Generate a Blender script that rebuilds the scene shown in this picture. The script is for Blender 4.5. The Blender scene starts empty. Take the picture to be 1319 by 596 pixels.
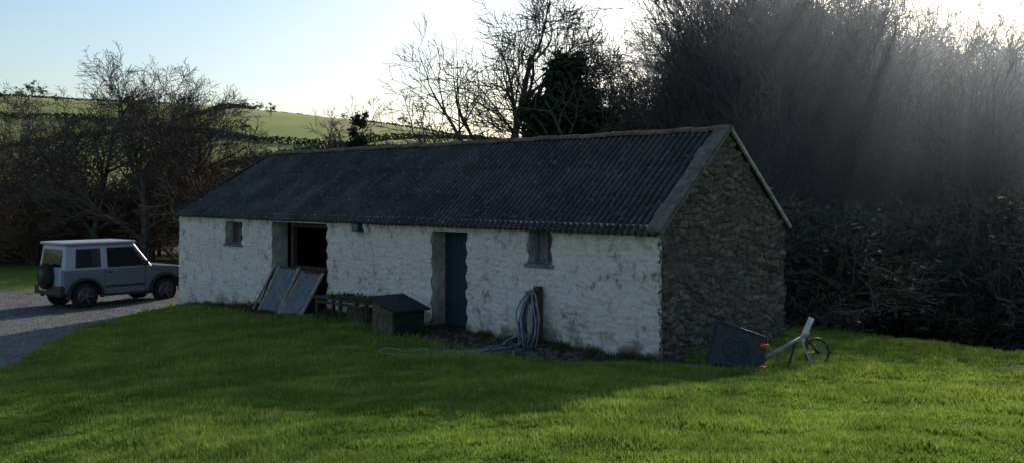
import bpy, math, random
import numpy as np
from mathutils import Vector, Matrix, Euler
R=np.random.RandomState(7); random.seed(7)
scene=bpy.context.scene
try:
    scene.view_settings.view_transform='Standard'; scene.view_settings.look='None'; scene.view_settings.exposure=0
except Exception: pass
COL=scene.collection
# ---------------- materials ----------------
class NT:
    def __init__(s,name):
        s.m=bpy.data.materials.new(name); s.m.use_nodes=True; s.t=s.m.node_tree
        s.b=s.t.nodes.get('Principled BSDF'); s.out=s.t.nodes.get('Material Output')
        s.pos=s.n('ShaderNodeNewGeometry').outputs['Position']
    def n(s,ty,**k):
        n=s.t.nodes.new(ty)
        for a,b in k.items(): setattr(n,a,b)
        return n
    def put(s,sock,v):
        if isinstance(v,bpy.types.NodeSocket): s.t.links.new(v,sock)
        elif isinstance(v,(tuple,list)) and len(v)==3 and sock.type=='RGBA': sock.default_value=(*v,1)
        else: sock.default_value=v
    def noise(s,sc,det=4,rough=.6,vec=None,dist=0):
        n=s.n('ShaderNodeTexNoise'); n.inputs['Scale'].default_value=sc; n.inputs['Detail'].default_value=det
        n.inputs['Roughness'].default_value=rough; n.inputs['Distortion'].default_value=dist
        s.put(n.inputs['Vector'],vec or s.pos); return n.outputs['Fac']
    def vor(s,sc,feat='F1',out='Distance',vec=None):
        n=s.n('ShaderNodeTexVoronoi',feature=feat); n.inputs['Scale'].default_value=sc
        s.put(n.inputs['Vector'],vec or s.pos); return n.outputs[out]
    def ramp(s,f,a,b,lo=0.,hi=1.):
        n=s.n('ShaderNodeMapRange',interpolation_type='SMOOTHSTEP'); s.put(n.inputs[0],f)
        for i,v in enumerate((a,b,lo,hi)): n.inputs[i+1].default_value=v
        return n.outputs[0]
    def mix(s,f,a,b,mode='MIX'):
        n=s.n('ShaderNodeMix',data_type='RGBA',blend_type=mode); s.put(n.inputs[0],f); s.put(n.inputs[6],a); s.put(n.inputs[7],b); return n.outputs[2]
    def math(s,op,a,b=0.):
        n=s.n('ShaderNodeMath',operation=op); s.put(n.inputs[0],a); s.put(n.inputs[1],b); return n.outputs[0]
    def attr(s,name):
        return s.n('ShaderNodeAttribute',attribute_name=name).outputs['Fac']
    def sep(s,ax): 
        n=s.n('ShaderNodeSeparateXYZ'); s.put(n.inputs[0],s.pos); return n.outputs[ax]
    def bump(s,h,st=.5,d=.02):
        n=s.n('ShaderNodeBump'); n.inputs['Strength'].default_value=st; n.inputs['Distance'].default_value=d
        s.put(n.inputs['Height'],h); s.put(s.b.inputs['Normal'],n.outputs[0])
    def fin(s,col,rough=.85,spec=.3,metal=0.):
        s.put(s.b.inputs['Base Color'],col); s.put(s.b.inputs['Roughness'],rough)
        s.b.inputs['Specular IOR Level'].default_value=spec; s.b.inputs['Metallic'].default_value=metal
        return s.m
def simple(name,c1,c2=None,sc=6,rough=.8,spec=.3,metal=0.,bump=.0,det=5):
    t=NT(name); c2=c2 or tuple(x*.7 for x in c1)
    f=t.ramp(t.noise(sc,det),.35,.65)
    if bump: t.bump(t.noise(sc*5,4),bump,.02)
    return t.fin(t.mix(f,c1,c2),rough,spec,metal)
def leafmat(name,c1,c2,trans=.4,att='rnd'):
    t=NT(name); f=t.attr(att); big=t.ramp(t.noise(.8,3),.35,.65)
    c=t.mix(f,c1,c2); c=t.mix(t.math('MULTIPLY',big,.5),c,tuple(x*.45 for x in c1))
    m=t.fin(c,.6,.25)
    tr=t.n('ShaderNodeBsdfTranslucent'); t.put(tr.inputs[0],c)
    mx=t.n('ShaderNodeMixShader'); mx.inputs[0].default_value=trans
    t.t.links.new(t.b.outputs[0],mx.inputs[1]); t.t.links.new(tr.outputs[0],mx.inputs[2]); t.t.links.new(mx.outputs[0],t.out.inputs[0])
    return m
# ---------------- mesh helpers ----------------
def np_mesh(name,V,F,mats,midx=None,attrs=None,smooth=False):
    V=np.asarray(V,dtype=np.float32); F=np.asarray(F,dtype=np.int32); k=F.shape[1]
    me=bpy.data.meshes.new(name); me.vertices.add(len(V)); me.vertices.foreach_set('co',V.ravel())
    me.loops.add(F.size); me.loops.foreach_set('vertex_index',F.ravel())
    me.polygons.add(len(F)); me.polygons.foreach_set('loop_start',np.arange(0,F.size,k,dtype=np.int32))
    try: me.polygons.foreach_set('loop_total',np.full(len(F),k,dtype=np.int32))
    except Exception: pass
    for m in (mats if isinstance(mats,list) else [mats]): me.materials.append(m)
    if midx is not None: me.polygons.foreach_set('material_index',np.asarray(midx,dtype=np.int32))
    me.polygons.foreach_set('use_smooth',np.full(len(F),bool(smooth)))
    if attrs:
        for a,v in attrs.items():
            at=me.attributes.new(a,'FLOAT','POINT'); at.data.foreach_set('value',np.asarray(v,dtype=np.float32))
    me.update(calc_edges=True); return me
def add(name,me,parent=None,loc=None,rot=None,sc=None):
    o=bpy.data.objects.new(name,me); COL.objects.link(o)
    if loc is not None:o.location=loc
    if rot is not None:o.rotation_euler=rot
    if sc is not None:o.scale=sc if hasattr(sc,'__len__') else (sc,)*3
    if parent is not None:
        o.parent=parent
        if not parent.get('local'): o.matrix_parent_inverse=Matrix.Translation(-Vector(parent.location))
    return o
def empty(name,loc=(0,0,0),rot=(0,0,0),sc=1.,local=False):
    e=bpy.data.objects.new(name,None); COL.objects.link(e); e.location=loc; e.rotation_euler=rot; e.scale=(sc,)*3
    if local: e['local']=1
    return e
def pym(name,V,F,mat,parent=None,bevel=0.,smooth=False):
    me=bpy.data.meshes.new(name); me.from_pydata([tuple(v) for v in V],[],F); me.materials.append(mat)
    import bmesh
    bm=bmesh.new(); bm.from_mesh(me); bmesh.ops.recalc_face_normals(bm,faces=bm.faces)
    bm.to_mesh(me); bm.free()
    if smooth: me.polygons.foreach_set('use_smooth',[True]*len(me.polygons))
    o=add(name,me,parent)
    if bevel:
        b=o.modifiers.new('b','BEVEL'); b.width=bevel; b.segments=3 if bevel>.03 else 2; b.limit_method='ANGLE'
    return o
BF=[(0,1,2,3),(4,7,6,5),(0,4,5,1),(1,5,6,2),(2,6,7,3),(3,7,4,0)]
def box(name,c,s,mat,parent=None,rot=None,bevel=0.):
    M=(Euler(rot).to_matrix() if rot is not None else Matrix.Identity(3))
    V=[Vector(c)+M@Vector((x*s[0]/2,y*s[1]/2,z*s[2]/2)) for z in(-1,1) for x,y in((-1,-1),(1,-1),(1,1),(-1,1))]
    return pym(name,V,BF,mat,parent,bevel)
def tube(name,pts,r,mat,parent=None,n=10,cyc=False,cap=True):
    P=[Vector(p) for p in pts]; V=[];F=[]; N=len(P); up=Vector((0,0,1)); prev=None
    for i,p in enumerate(P):
        if cyc: d=(P[(i+1)%N]-P[i-1]).normalized()
        else: d=(P[min(i+1,N-1)]-P[max(i-1,0)]).normalized()
        a=(prev-d*prev.dot(d)) if prev is not None else d.cross(up if abs(d.z)<.95 else Vector((1,0,0)))
        a.normalize(); prev=a; b=d.cross(a)
        rr=r[i] if hasattr(r,'__len__') else r
        for j in range(n):
            t=2*math.pi*j/n; V.append(p+(a*math.cos(t)+b*math.sin(t))*rr)
    for i in range(N if cyc else N-1):
        for j in range(n):
            q=(i+1)%N; F.append((i*n+j,i*n+(j+1)%n,q*n+(j+1)%n,q*n+j))
    if cap and not cyc: F+= [tuple(range(n)),tuple(range((N-1)*n,N*n))]
    return pym(name,V,F,mat,parent,smooth=False if n<6 else True)
def circ(c,r,nrm,n=28,sq=1.):
    nrm=Vector(nrm).normalized(); a=nrm.cross(Vector((0,0,1))); a=a.normalized() if a.length>.01 else Vector((1,0,0)); b=nrm.cross(a)
    return [Vector(c)+(a*math.cos(2*math.pi*i/n)+b*math.sin(2*math.pi*i/n)*sq)*r for i in range(n)]
# ---------------- terrain ----------------
def ss(x,a,b):
    t=np.clip((x-a)/(b-a),0,1); return t*t*(3-2*t)
def gz(x,y):
    x=np.asarray(x,float); y=np.asarray(y,float)
    z=-.80*ss(-x,3,15)
    s=np.clip(18-y,-60,26); z=z+.09*(.5*(s+np.sqrt(s*s+2)))*(.12+.88*ss(x,-6.5,.5))-.05
    p=(x-6)*.747+(y-21.8)*.664
    z=z-2.6*ss(p,0,12)*ss(x,-4,3)
    z=z+14*ss(y,42,85)*ss(x,2,20)
    near=np.exp(-((x/30)**2+((y-15)/30)**2))
    z=z+near*(.030*np.sin(x*.9+y*.5)+.025*np.sin(x*1.7-y*1.3+1)+.012*np.sin(x*3.9+y*3.1))
    return z
def g1(x,y): return float(gz(x,y))
def hz(x,y):
    x=np.asarray(x,float); y=np.asarray(y,float)
    H=np.interp(x/np.maximum(y,1)*350,[-700,-300,-177,-108,-44,0,60,140,300],[46,42,38,34,27.5,21,14,8,3])
    t=ss(y,110,360)
    return -3+(H+3)*(.75*t+.25*np.clip((y-110)/250,0,1))-np.clip(y-360,0,500)*.04+.8*np.sin(x*.03+1)*np.sin(y*.035)
# barn frame
def BW(t,d,z): return Vector((2.70-.6858*t+.7278*d,17.9+.7278*t+.6858*d,z))
def BWn(t,d,z): return np.stack([2.70-.6858*t+.7278*d,17.9+.7278*t+.6858*d,z],-1)
def toB(x,y):
    dx=x-2.70; dy=y-17.9; return -.6858*dx+.7278*dy, .7278*dx+.6858*dy
def drive_edge(y): return np.interp(y,[-20,8,14,20,25,28,31,33,36,39.5],[-9,-9.6,-9.8,-10.4,-11.7,-12.1,-11.9,-11.2,-9,-9])
# ---------------- world & sun ----------------
AZ=math.radians(26); EL=math.radians(22)
w=bpy.data.worlds.new("World"); scene.world=w; w.use_nodes=True
bg=w.node_tree.nodes['Background']; sk=w.node_tree.nodes.new('ShaderNodeTexSky'); sk.sky_type='NISHITA'; sk.sun_disc=False
sk.sun_elevation=EL; sk.sun_rotation=AZ; sk.air_density=1.15; sk.dust_density=1.5; sk.ozone_density=3.2
w.node_tree.links.new(sk.outputs[0],bg.inputs[0]); bg.inputs[1].default_value=.15
sv=Vector((math.sin(AZ)*math.cos(EL),math.cos(AZ)*math.cos(EL),math.sin(EL)))
L=bpy.data.lights.new('sun','SUN'); L.energy=5; L.angle=math.radians(.5); L.color=(1,.95,.84)
lo=add('sun',L,loc=(20,40,30)); lo.rotation_euler=sv.to_track_quat('Z','Y').to_euler()
# ---------------- ground ----------------
gm=NT('ground_mat')
soil=gm.mix(gm.ramp(gm.noise(7,6),.35,.65),(.035,.026,.017),(.085,.066,.045))
gr=gm.mix(gm.ramp(gm.noise(1.2,6),.3,.7),(.12,.18,.025),(.18,.23,.04))
gr=gm.mix(gm.ramp(gm.noise(14,4),.5,.75),gr,(.07,.08,.025))
dirt=gm.math('ADD',gm.attr('dirt'),gm.ramp(gm.noise(2.3,5),.3,.7,-.35,.35))
gc=gm.mix(gm.ramp(dirt,.4,.62),gr,soil)
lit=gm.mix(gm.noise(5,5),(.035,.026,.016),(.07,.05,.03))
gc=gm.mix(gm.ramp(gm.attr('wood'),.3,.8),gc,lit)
gc=gm.mix(gm.ramp(gm.math('ADD',gm.attr('sand'),gm.ramp(gm.noise(4,4),.3,.7,-.4,.4)),.35,.75),gc,(.20,.16,.10))
gm.bump(gm.noise(16,6),.8,.05); gm.fin(gc,.95,.1)
xs=np.concatenate([-np.geomspace(16,3000,45)[::-1],np.arange(-15.7,15.8,.25),np.geomspace(16,3000,45)])
ys=np.concatenate([-np.geomspace(8,1500,25)[::-1],np.arange(-7.5,37,.25),np.geomspace(37.2,4000,60)])
X,Y=np.meshgrid(xs,ys); Z=gz(X,Y)
def gridF(ny,nx):
    i=np.arange(ny-1)[:,None]*nx+np.arange(nx-1)[None,:]
    return np.stack([i,i+1,i+nx+1,i+nx],-1).reshape(-1,4)
T,D=toB(X,Y)
def dirtmask(T,D):
    w_=np.interp(T,[-1,0,2,4,7,10,13,16,20],[.3,.8,2.6,2.4,1.5,1.0,1.6,.5,.2])
    return np.clip(1-(-D)/np.maximum(w_,.1),0,1)*(T>-1.2)*(T<20.5)*(D<.5)*1.3
def sandm(x,y): return .9*np.exp(-(((x-5.6)/1.0)**2+((y-12.2)/.7)**2))+.6*np.exp(-(((x-6.7)/1.0)**2+((y-14.2)/.6)**2))
dm=dirtmask(T,D); dm=np.maximum(dm,((T>0)&(T<20)&(D>0)&(D<4.2))*1.0); dm=np.maximum(dm,1.2*np.exp(-(((X-8.9)/1.0)**2+((Y-16.6)/.9)**2)))
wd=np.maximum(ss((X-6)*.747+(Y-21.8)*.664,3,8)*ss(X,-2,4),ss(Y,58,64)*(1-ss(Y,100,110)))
sand=sandm(X,Y)
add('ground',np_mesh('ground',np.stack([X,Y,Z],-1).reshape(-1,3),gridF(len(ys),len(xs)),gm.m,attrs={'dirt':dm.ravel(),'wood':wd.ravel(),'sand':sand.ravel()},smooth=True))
# driveway
dmx=NT('driveway_mat'); vv=dmx.vor(5,'DISTANCE_TO_EDGE'); cc=dmx.vor(5,'F1','Color')
dc=dmx.mix(dmx.noise(1.1,4),(.16,.15,.14),(.09,.087,.082)); 
dc=dmx.mix(.5,dc,cc,'OVERLAY'); dc=dmx.mix(dmx.ramp(vv,.0,.09),(.03,.03,.026),dc)
dmx.bump(dmx.ramp(vv,0,.12),1.,.04); dmx.fin(dmx.mix(.35,dc,dmx.mix(dmx.ramp(dmx.noise(1.5,6),.35,.65),(.05,.05,.05),(.14,.14,.14))),.8,.25)
yy=np.arange(-18,39.6,.3); uu=np.concatenate([np.arange(0,12,.3),np.arange(12,60,2)])
UU,YY=np.meshgrid(uu,yy); XX=drive_edge(YY)+.12*np.sin(YY*2.3)-UU; ZZ=gz(XX,YY)+.035*np.minimum(1,UU*3)
add('driveway',np_mesh('driveway',np.stack([XX,YY,ZZ],-1).reshape(-1,3),gridF(len(yy),len(uu))[:,::-1],dmx.m,smooth=True))
# hill
hm=NT('hill_mat')
c=hm.mix(hm.ramp(hm.noise(.012,3),.4,.6),(.38,.38,.12),(.28,.30,.09))
c=hm.mix(hm.ramp(hm.noise(.05,5),.45,.75),c,(.36,.30,.15)); c=hm.mix(hm.ramp(hm.noise(.4,5),.5,.8,0,.5),c,(.17,.15,.08))
hm.fin(c,.95,.05)
hx=np.linspace(-900,700,140); hy=np.concatenate([np.linspace(105,420,70),np.geomspace(430,2500,12)])
HX,HY=np.meshgrid(hx,hy)
add('hill',np_mesh('hill',np.stack([HX,HY,hz(HX,HY)],-1).reshape(-1,3),gridF(len(hy),len(hx)),hm.m,smooth=True))
# ---------------- leaves / trees ----------------
def quads(P,size,jit=.5,rs=R,asp=1.):
    n=len(P); a=rs.normal(size=(n,3)); a/=np.linalg.norm(a,axis=1)[:,None]
    b=rs.normal(size=(n,3)); b-=a*np.sum(a*b,1)[:,None]; b/=np.linalg.norm(b,axis=1)[:,None]
    s=size*(1+jit*(rs.rand(n)-.5)*2)[:,None]/2
    V=np.stack([P-a*s*asp,P-b*s*.6,P+a*s*asp,P+b*s*.6],1).reshape(-1,3)
    return V,np.arange(4*n).reshape(-1,4),np.repeat(rs.rand(n),4)
def cloud(blobs,n,shell=.55,rs=R):
    vol=np.array([b[1][0]*b[1][1]*b[1][2] for b in blobs])**.75; idx=rs.choice(len(blobs),n,p=vol/vol.sum())
    C=np.array([b[0] for b in blobs])[idx]; Rr=np.array([b[1] for b in blobs])[idx]
    d=rs.normal(size=(n,3)); d/=np.linalg.norm(d,axis=1)[:,None]
    r=(shell+(1-shell)*rs.rand(n))[:,None]*(.8+.45*rs.rand(n)[:,None]); return C+d*r*Rr
def segmesh(segs):
    Vs=[];Fs=[];off=0
    for k,sel in ((7,[s for s in segs if s[2]>.05]),(3,[s for s in segs if s[2]<=.05])):
        if not sel: continue
        p0=np.array([s[0] for s in sel]);p1=np.array([s[1] for s in sel]);r0=np.array([s[2] for s in sel]);r1=np.array([s[3] for s in sel])
        d=p1-p0; d/=np.linalg.norm(d,axis=1)[:,None]+1e-9
        ref=np.where(np.abs(d[:,2:3])<.9,np.array([[0,0,1.]]),np.array([[1.,0,0]])); a=np.cross(d,ref); a/=np.linalg.norm(a,axis=1)[:,None]; b=np.cross(d,a)
        th=np.arange(k)*2*np.pi/k; ring=a[:,None,:]*np.cos(th)[None,:,None]+b[:,None,:]*np.sin(th)[None,:,None]
        V=np.concatenate([p0[:,None]-d[:,None]*r0[:,None,None]*.3+ring*r0[:,None,None],p1[:,None]+ring*r1[:,None,None]],1).reshape(-1,3)
        base=(np.arange(len(sel))*2*k)[:,None]; j=np.arange(k)[None,:]
        F=np.stack([base+j,base+(j+1)%k,base+k+(j+1)%k,base+k+j],-1).reshape(-1,4)
        Vs.append(V);Fs.append(F+off);off+=len(V)
    return np.concatenate(Vs),np.concatenate(Fs)
def gen_segs(seed,H=12,tr=.28,nch=(9,6,5,5),levels=4,up=.05,wig=.16,ang=(30,62),trunk=.72,first=.28,p=(0,0,0),d=(0,0,1),shr=(.45,.72),minr=.0105,lev0=0):
    g=random.Random(seed); segs=[]
    NS=[8,6,5,4,3,2]
    def br(p,d,Ln,r,lev):
        n=NS[min(lev,5)]; st=Ln/n; nodes=[(p,d,r)]
        for i in range(n):
            wv=wig*(.45 if lev==0 else 1.)
            d=(d+Vector((g.gauss(0,wv),g.gauss(0,wv),g.gauss(0,wv)*.7+up))).normalized()
            q=p+d*st; r2=max(minr,nodes[0][2]*(1-.72*(i+1)/n))
            segs.append((tuple(p),tuple(q),max(minr,nodes[-1][2]),r2)); p=q; nodes.append((p,d,r2))
        if lev<levels:
            k=nch[lev]
            for j in range(k):
                f=(first if lev==0 else .2)+(1-(first if lev==0 else .2))*((j+g.random()*.8)/k); x=min(f*n,n-.01); i=int(x)
                pa,da,ra=nodes[i]; pb=nodes[i+1][0]; pp=pa.lerp(pb,x-i)
                ax=da.cross(Vector((g.gauss(0,1),g.gauss(0,1),g.gauss(0,1)))); 
                if ax.length<.01: continue
                nd=Matrix.Rotation(math.radians(g.uniform(*ang)),3,ax.normalized())@da
                if nd.z<-.2 : nd.z*=.3
                br(pp,nd.normalized(),Ln*g.uniform(*shr)*(1.12-.45*f),max(minr,ra*.58),lev+1)
    br(Vector(p),Vector(d),H*trunk,tr,lev0); return segs
barkm=simple('bark',(.12,.10,.082),(.06,.05,.042),5,.95,.1)
barkbr=simple('twig_brown',(.21,.135,.095),(.12,.078,.056),1.5,.95,.1)
ivym=leafmat('ivy_leaves',(.018,.034,.011),(.05,.075,.025),.2)
everm=leafmat('evergreen_leaves',(.034,.042,.032),(.085,.088,.06),.3)
brownleaf=leafmat('brown_leaves',(.09,.052,.034),(.17,.10,.06),.25)
def treemesh(name,segs,mat,leaves=None,lmat=None,lsize=.1,asp=1.):
    V,F=segmesh(segs); a=np.zeros(len(V)); mi=np.zeros(len(F),int); mats=[mat]
    if leaves is not None:
        v,f,r=quads(leaves,lsize,asp=asp); F=np.concatenate([F,f+len(V)]); V=np.concatenate([V,v]); a=np.concatenate([a,r]); mi=np.concatenate([mi,np.ones(len(f),int)]); mats.append(lmat)
    return np_mesh(name,V,F,mats,mi,{'rnd':a})
TB=[treemesh('bare_tree_a',gen_segs(11,12,.24,(13,8,6,5),first=.2),barkm),
    treemesh('bare_tree_b',gen_segs(23,12,.26,(12,8,6,5),ang=(32,66),up=.04,first=.2),barkm),
    treemesh('bare_tree_c',gen_segs(37,12,.22,(13,8,6,5),ang=(25,55),up=.07,first=.2),barkm)]
def multi(seed,n,H,tilt,nch=(8,5,5),levels=3,tr=.11,up=.09,ang=(20,50),minr=.012):
    g=random.Random(seed); s=[]
    for i in range(n):
        a=g.uniform(0,6.28); ti=g.uniform(.03,tilt); rr=g.uniform(0,.5)
        s+=gen_segs(seed*31+i,H*g.uniform(.7,1.1),tr*g.uniform(.6,1.1),nch,levels,up=up,ang=ang,p=(math.cos(a)*rr,math.sin(a)*rr,0),d=(math.cos(a)*ti,math.sin(a)*ti,1),trunk=.85,first=.2,minr=minr)
    return s
TU=[treemesh('upright_tree_a',multi(5,6,12,.40,(11,6,5)),barkm),treemesh('upright_tree_b',multi(6,6,12,.5,(11,6,5)),barkm)]
def tips(segs,n,rs=R):
    P=np.array([s[1] for s in segs if s[2]<.02]); return P[rs.choice(len(P),n)]+rs.normal(size=(n,3))*.12
s1=multi(8,9,4.2,1.1,(7,5,4),3,.04,.05,(25,60)); s2=multi(9,9,4.2,1.3,(7,5,4),3,.04,.03,(25,65))
SB=[treemesh('brush_a',s1,barkbr,tips(s1,1200),brownleaf,.08),treemesh('brush_b',s2,barkbr,tips(s2,1000),brownleaf,.08)]
def lumps(n,rx,rz,rs): 
    return [((rs.normal()*rx*.5,rs.normal()*rx*.5,rz*(.2+.75*rs.rand())),(rx*(.2+.25*rs.rand()),rx*(.2+.25*rs.rand()),rz*(.10+.16*rs.rand()))) for _ in range(n)]
SE=[]
for i,sg in enumerate((s1,s2)):
    rs=np.random.RandomState(40+i); Lf=np.concatenate([tips(sg,5500),cloud(lumps(20,2.0,3.6,rs),4500,.3,rs)])
    SE.append(treemesh('evergreen_shrub_%d'%i,sg,barkbr,Lf,everm,.12,1.3))
def place(name,me,x,y,s,rot=None,parent=None,dz=-.15,sx=1.):
    return add(name,me,parent,(x,y,g1(x,y)+dz),(0,0,random.uniform(0,6.28) if rot is None else rot),(s*sx,s*sx,s))
# left group
for x,y,s,i in [(-18.8,50,.92,0),(-22.5,52,.84,1),(-20.6,56,.90,2),(-25.5,54,.80,1),(-29,57,.84,0),(-14.6,58,.58,2),(-11.2,58,.5,1),(-31,50,.70,2),(-17.6,53,.82,1)]:
    place('bare_tree',TB[i],x,y,s)
# behind barn
place('bare_tree',TB[1],-.9,37,1.05,1.0); place('bare_tree',TB[0],4.6,41,.92,2.0); place('bare_tree',TB[2],-12.5,66,.56)
place('bare_tree',TB[2],3.0,44,.95,.5); place('bare_tree',TB[0],-9.5,64,.6,3.); place('bare_tree',TB[2],6.4,44,.9,4.)
# ivy trees
rs=np.random.RandomState(3)
def ivytree(name,x,y,H,rx,z0,z1,n,seed,ls=.15,parent=None):
    sg=gen_segs(seed,H,.28,(9,6,5,4)); nodes=[s for s in sg if s[2]>.06]
    bl=[]
    for k in range(34):
        z=z0+(z1-z0)*rs.rand(); f=(z-z0)/(z1-z0); wdt=rx*(.55+.5*math.sin(f*2.6+.3))*(1.05-.35*f)
        bl.append(((rs.normal()*wdt*.36,rs.normal()*wdt*.36,z),(wdt*(.34+.25*rs.rand()),wdt*(.34+.25*rs.rand()),wdt*(.4+.35*rs.rand()))))
    for s in nodes:
        if s[1][2]<z1: bl.append((s[1],(.22,.22,.32)))
    me=treemesh(name+'_mesh',sg,barkm,cloud(bl,n,.2,rs),ivym,ls)
    return place(name,me,x,y,1.,parent=parent)
ivytree('ivy_covered_tree',1.85,34,9.6,1.75,3.0,8.7,60000,77,.19)
ivytree('ivy_covered_tree',-9.3,60,9.3,1.2,1.0,8.4,14000,78,.19)
# woodland (distant masses): one parent each
wl=empty('woodland',(-20,58,0)); wr=empty('woodland',(15,45,0))
for i,(x,y,H) in enumerate([(9.6,42,16),(12.0,44.5,17),(14.2,47,17),(8.0,46,15)]): ivytree('ivy_tree_%d'%i,x,y,H,2.1,3,H*.84,13000,90+i,.2,wr)
for i in range(26):
    x=random.uniform(-38,-16); y=random.uniform(53,64); place('brush_%d'%i,SB[i%2],x,y,random.uniform(.9,1.35),parent=wl,sx=1.3)
for i in range(12):
    x=random.uniform(-16,2); y=random.uniform(55,66); place('low_brush_%d'%i,SB[i%2],x,y,random.uniform(.7,1.1),parent=wl,sx=1.3)
for i in range(11):
    x=random.uniform(-38,-17); y=random.uniform(56,68); place('tree_%d'%i,TB[i%3],x,y,random.uniform(.5,.72),parent=wl)
for i in range(9):
    x=random.uniform(-36,-14); y=random.uniform(52,60); place('shrub_%d'%i,SE[i%2],x,y,random.uniform(.5,.8),parent=wl,sx=1.2)
# right: layered woodland; it stays under the low sun where the lawn is sunlit
def row(n,x0,x1,y0,y1,kinds,h0,h1,pre,sx=1.2,base=4.2):
    for i in range(n):
        x=x0+(x1-x0)*(i+random.random())/n; y=random.uniform(y0,y1); h=random.uniform(h0,h1)
        if x-.488*y+5.6>-2.2: h=min(h,((y-19.5)*.38)-g1(x,y))
        h=max(h,2.5)
        place(pre+'_%d'%i,kinds[i%len(kinds)],x,y,h/base,parent=wr,sx=sx*min(1.5,(h0+h1)/2/h))
row(17,6.2,26,27,32,SE,3.6,5.6,'shrub')
row(14,5,30,35,41,SE+SB,4.5,6.5,'tall_shrub',1.15)
row(15,4,46,46,56,SE+SB,4.5,6.5,'bank_shrub',1.4)
row(16,4,56,60,74,SB+SE,5,7,'top_shrub',1.5)
row(12,7.5,19,38,48,TU,13,17,'stem',.8,12)
row(9,8,24,31,36,TU,7,10,'front_stem',.85,12)
row(12,19,38,42,58,TU,9,14,'far_stem',1.0,12)
row(9,7,24,54,66,TB+TU,10,14,'bank_tree',1.,12)
# hill hedges & ridge trees
hb=empty('hedgerow',(0,250,0))
def hedge(pts,n,h,wd_):
    pts=np.array(pts,float); k=np.linspace(0,len(pts)-1,n); P=np.stack([np.interp(k,range(len(pts)),pts[:,0]),np.interp(k,range(len(pts)),pts[:,1])],-1)
    P+=R.normal(size=P.shape)*wd_; z=hz(P[:,0],P[:,1])+R.rand(n)*h*(.5+.5*np.abs(np.sin(k*7))); return np.column_stack([P,z])
HP=np.concatenate([hedge([(-210,250),(-120,262),(-50,240),(10,250)],6000,1.8,.7),hedge([(-60,200),(-20,300),(-5,350)],4000,1.5,.6),hedge([(-200,352),(-100,356),(0,352)],4000,.9,.6),
   hedge([(-130,180),(-90,262),(-92,350)],3500,1.5,.6),hedge([(-70,178),(-10,182),(30,170)],4000,2.4,1.2)])
v,f,r=quads(HP,.8); add('hedge_bushes',np_mesh('hedge',v,f,ivym,attrs={'rnd':r}),hb)
rs=np.random.RandomState(5)
dt=treemesh('far_tree',gen_segs(5,9,.3,(8,6,4),3,minr=.05,ang=(35,70)),barkm,cloud([((rs.normal()*1.9,rs.normal()*1.9,6.0+rs.normal()*1.2),(1.0,1.0,.7)) for _ in range(10)],900,.1,rs),ivym,.4)
rt=empty('distant_trees',(0,350,0))
for i,(u,s) in enumerate([(-172,.7),(-168,.5),(-96,.45),(-93,.35),(-91,.42),(-39,.6),(-36,.4),(-33,.5),(-30,.35),(-22,.4),(-18,.35),(-130,.4),(-150,.35),(-60,.35)]):
    y=352; add('tree_%d'%i,dt,rt,(u,y,float(hz(u,y))-.4),(0,0,i),(s*1.2,s*1.2,s))
for i in range(22):
    x=random.uniform(-190,10); y=random.choice([262,250,200,300])+random.uniform(-5,5); add('field_tree_%d'%i,dt,rt,(x,y,float(hz(x,y))-.4),(0,0,i),random.uniform(.25,.55))
# ---------------- BARN ----------------
barn=empty('stone_barn',tuple(BW(10,2,0)))
def stonefield(a,b,cw,ch,seed,warp=.05):
    rs=np.random.RandomState(seed); N=256
    jx=rs.rand(N,N);jy=rs.rand(N,N);rv=rs.rand(N,N)
    a2=a+warp*np.sin(b*5.1+a*1.3); b2=b+warp*.6*np.sin(a*3.3+2)+warp*.3*np.sin(a*9)
    u=a2/cw; v=b2/ch; iu=np.floor(u).astype(int); iv=np.floor(v).astype(int)
    f1=np.full(u.shape,9.);f2=np.full(u.shape,9.);rr=np.zeros(u.shape)
    for dv in(-1,0,1):
        for du in(-2,-1,0,1,2):
            cu=iu+du;cv=iv+dv; ju=jx[cv%N,cu%N];jv=jy[cv%N,cu%N]
            px=cu+.05+.9*ju+(cv%2)*.5; py=cv+.2+.6*jv
            dd=np.maximum(np.abs(px-u),np.abs(py-v))*.65+np.hypot(px-u,py-v)*.35
            near=dd<f1; f2=np.where(near,f1,np.minimum(f2,dd)); rr=np.where(near,rv[cv%N,cu%N],rr); f1=np.where(near,dd,f1)
    return f1,f2,rr
def fbm(a,b,seed,sc=1.):
    rs=np.random.RandomState(seed); o=0
    for k in range(14):
        f=sc*(1.35**k); th=rs.rand()*6.28; o=o+np.sin((a*np.cos(th)+b*np.sin(th))*f+rs.rand()*6.28)/(1.25**k)
    return o/3.
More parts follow.
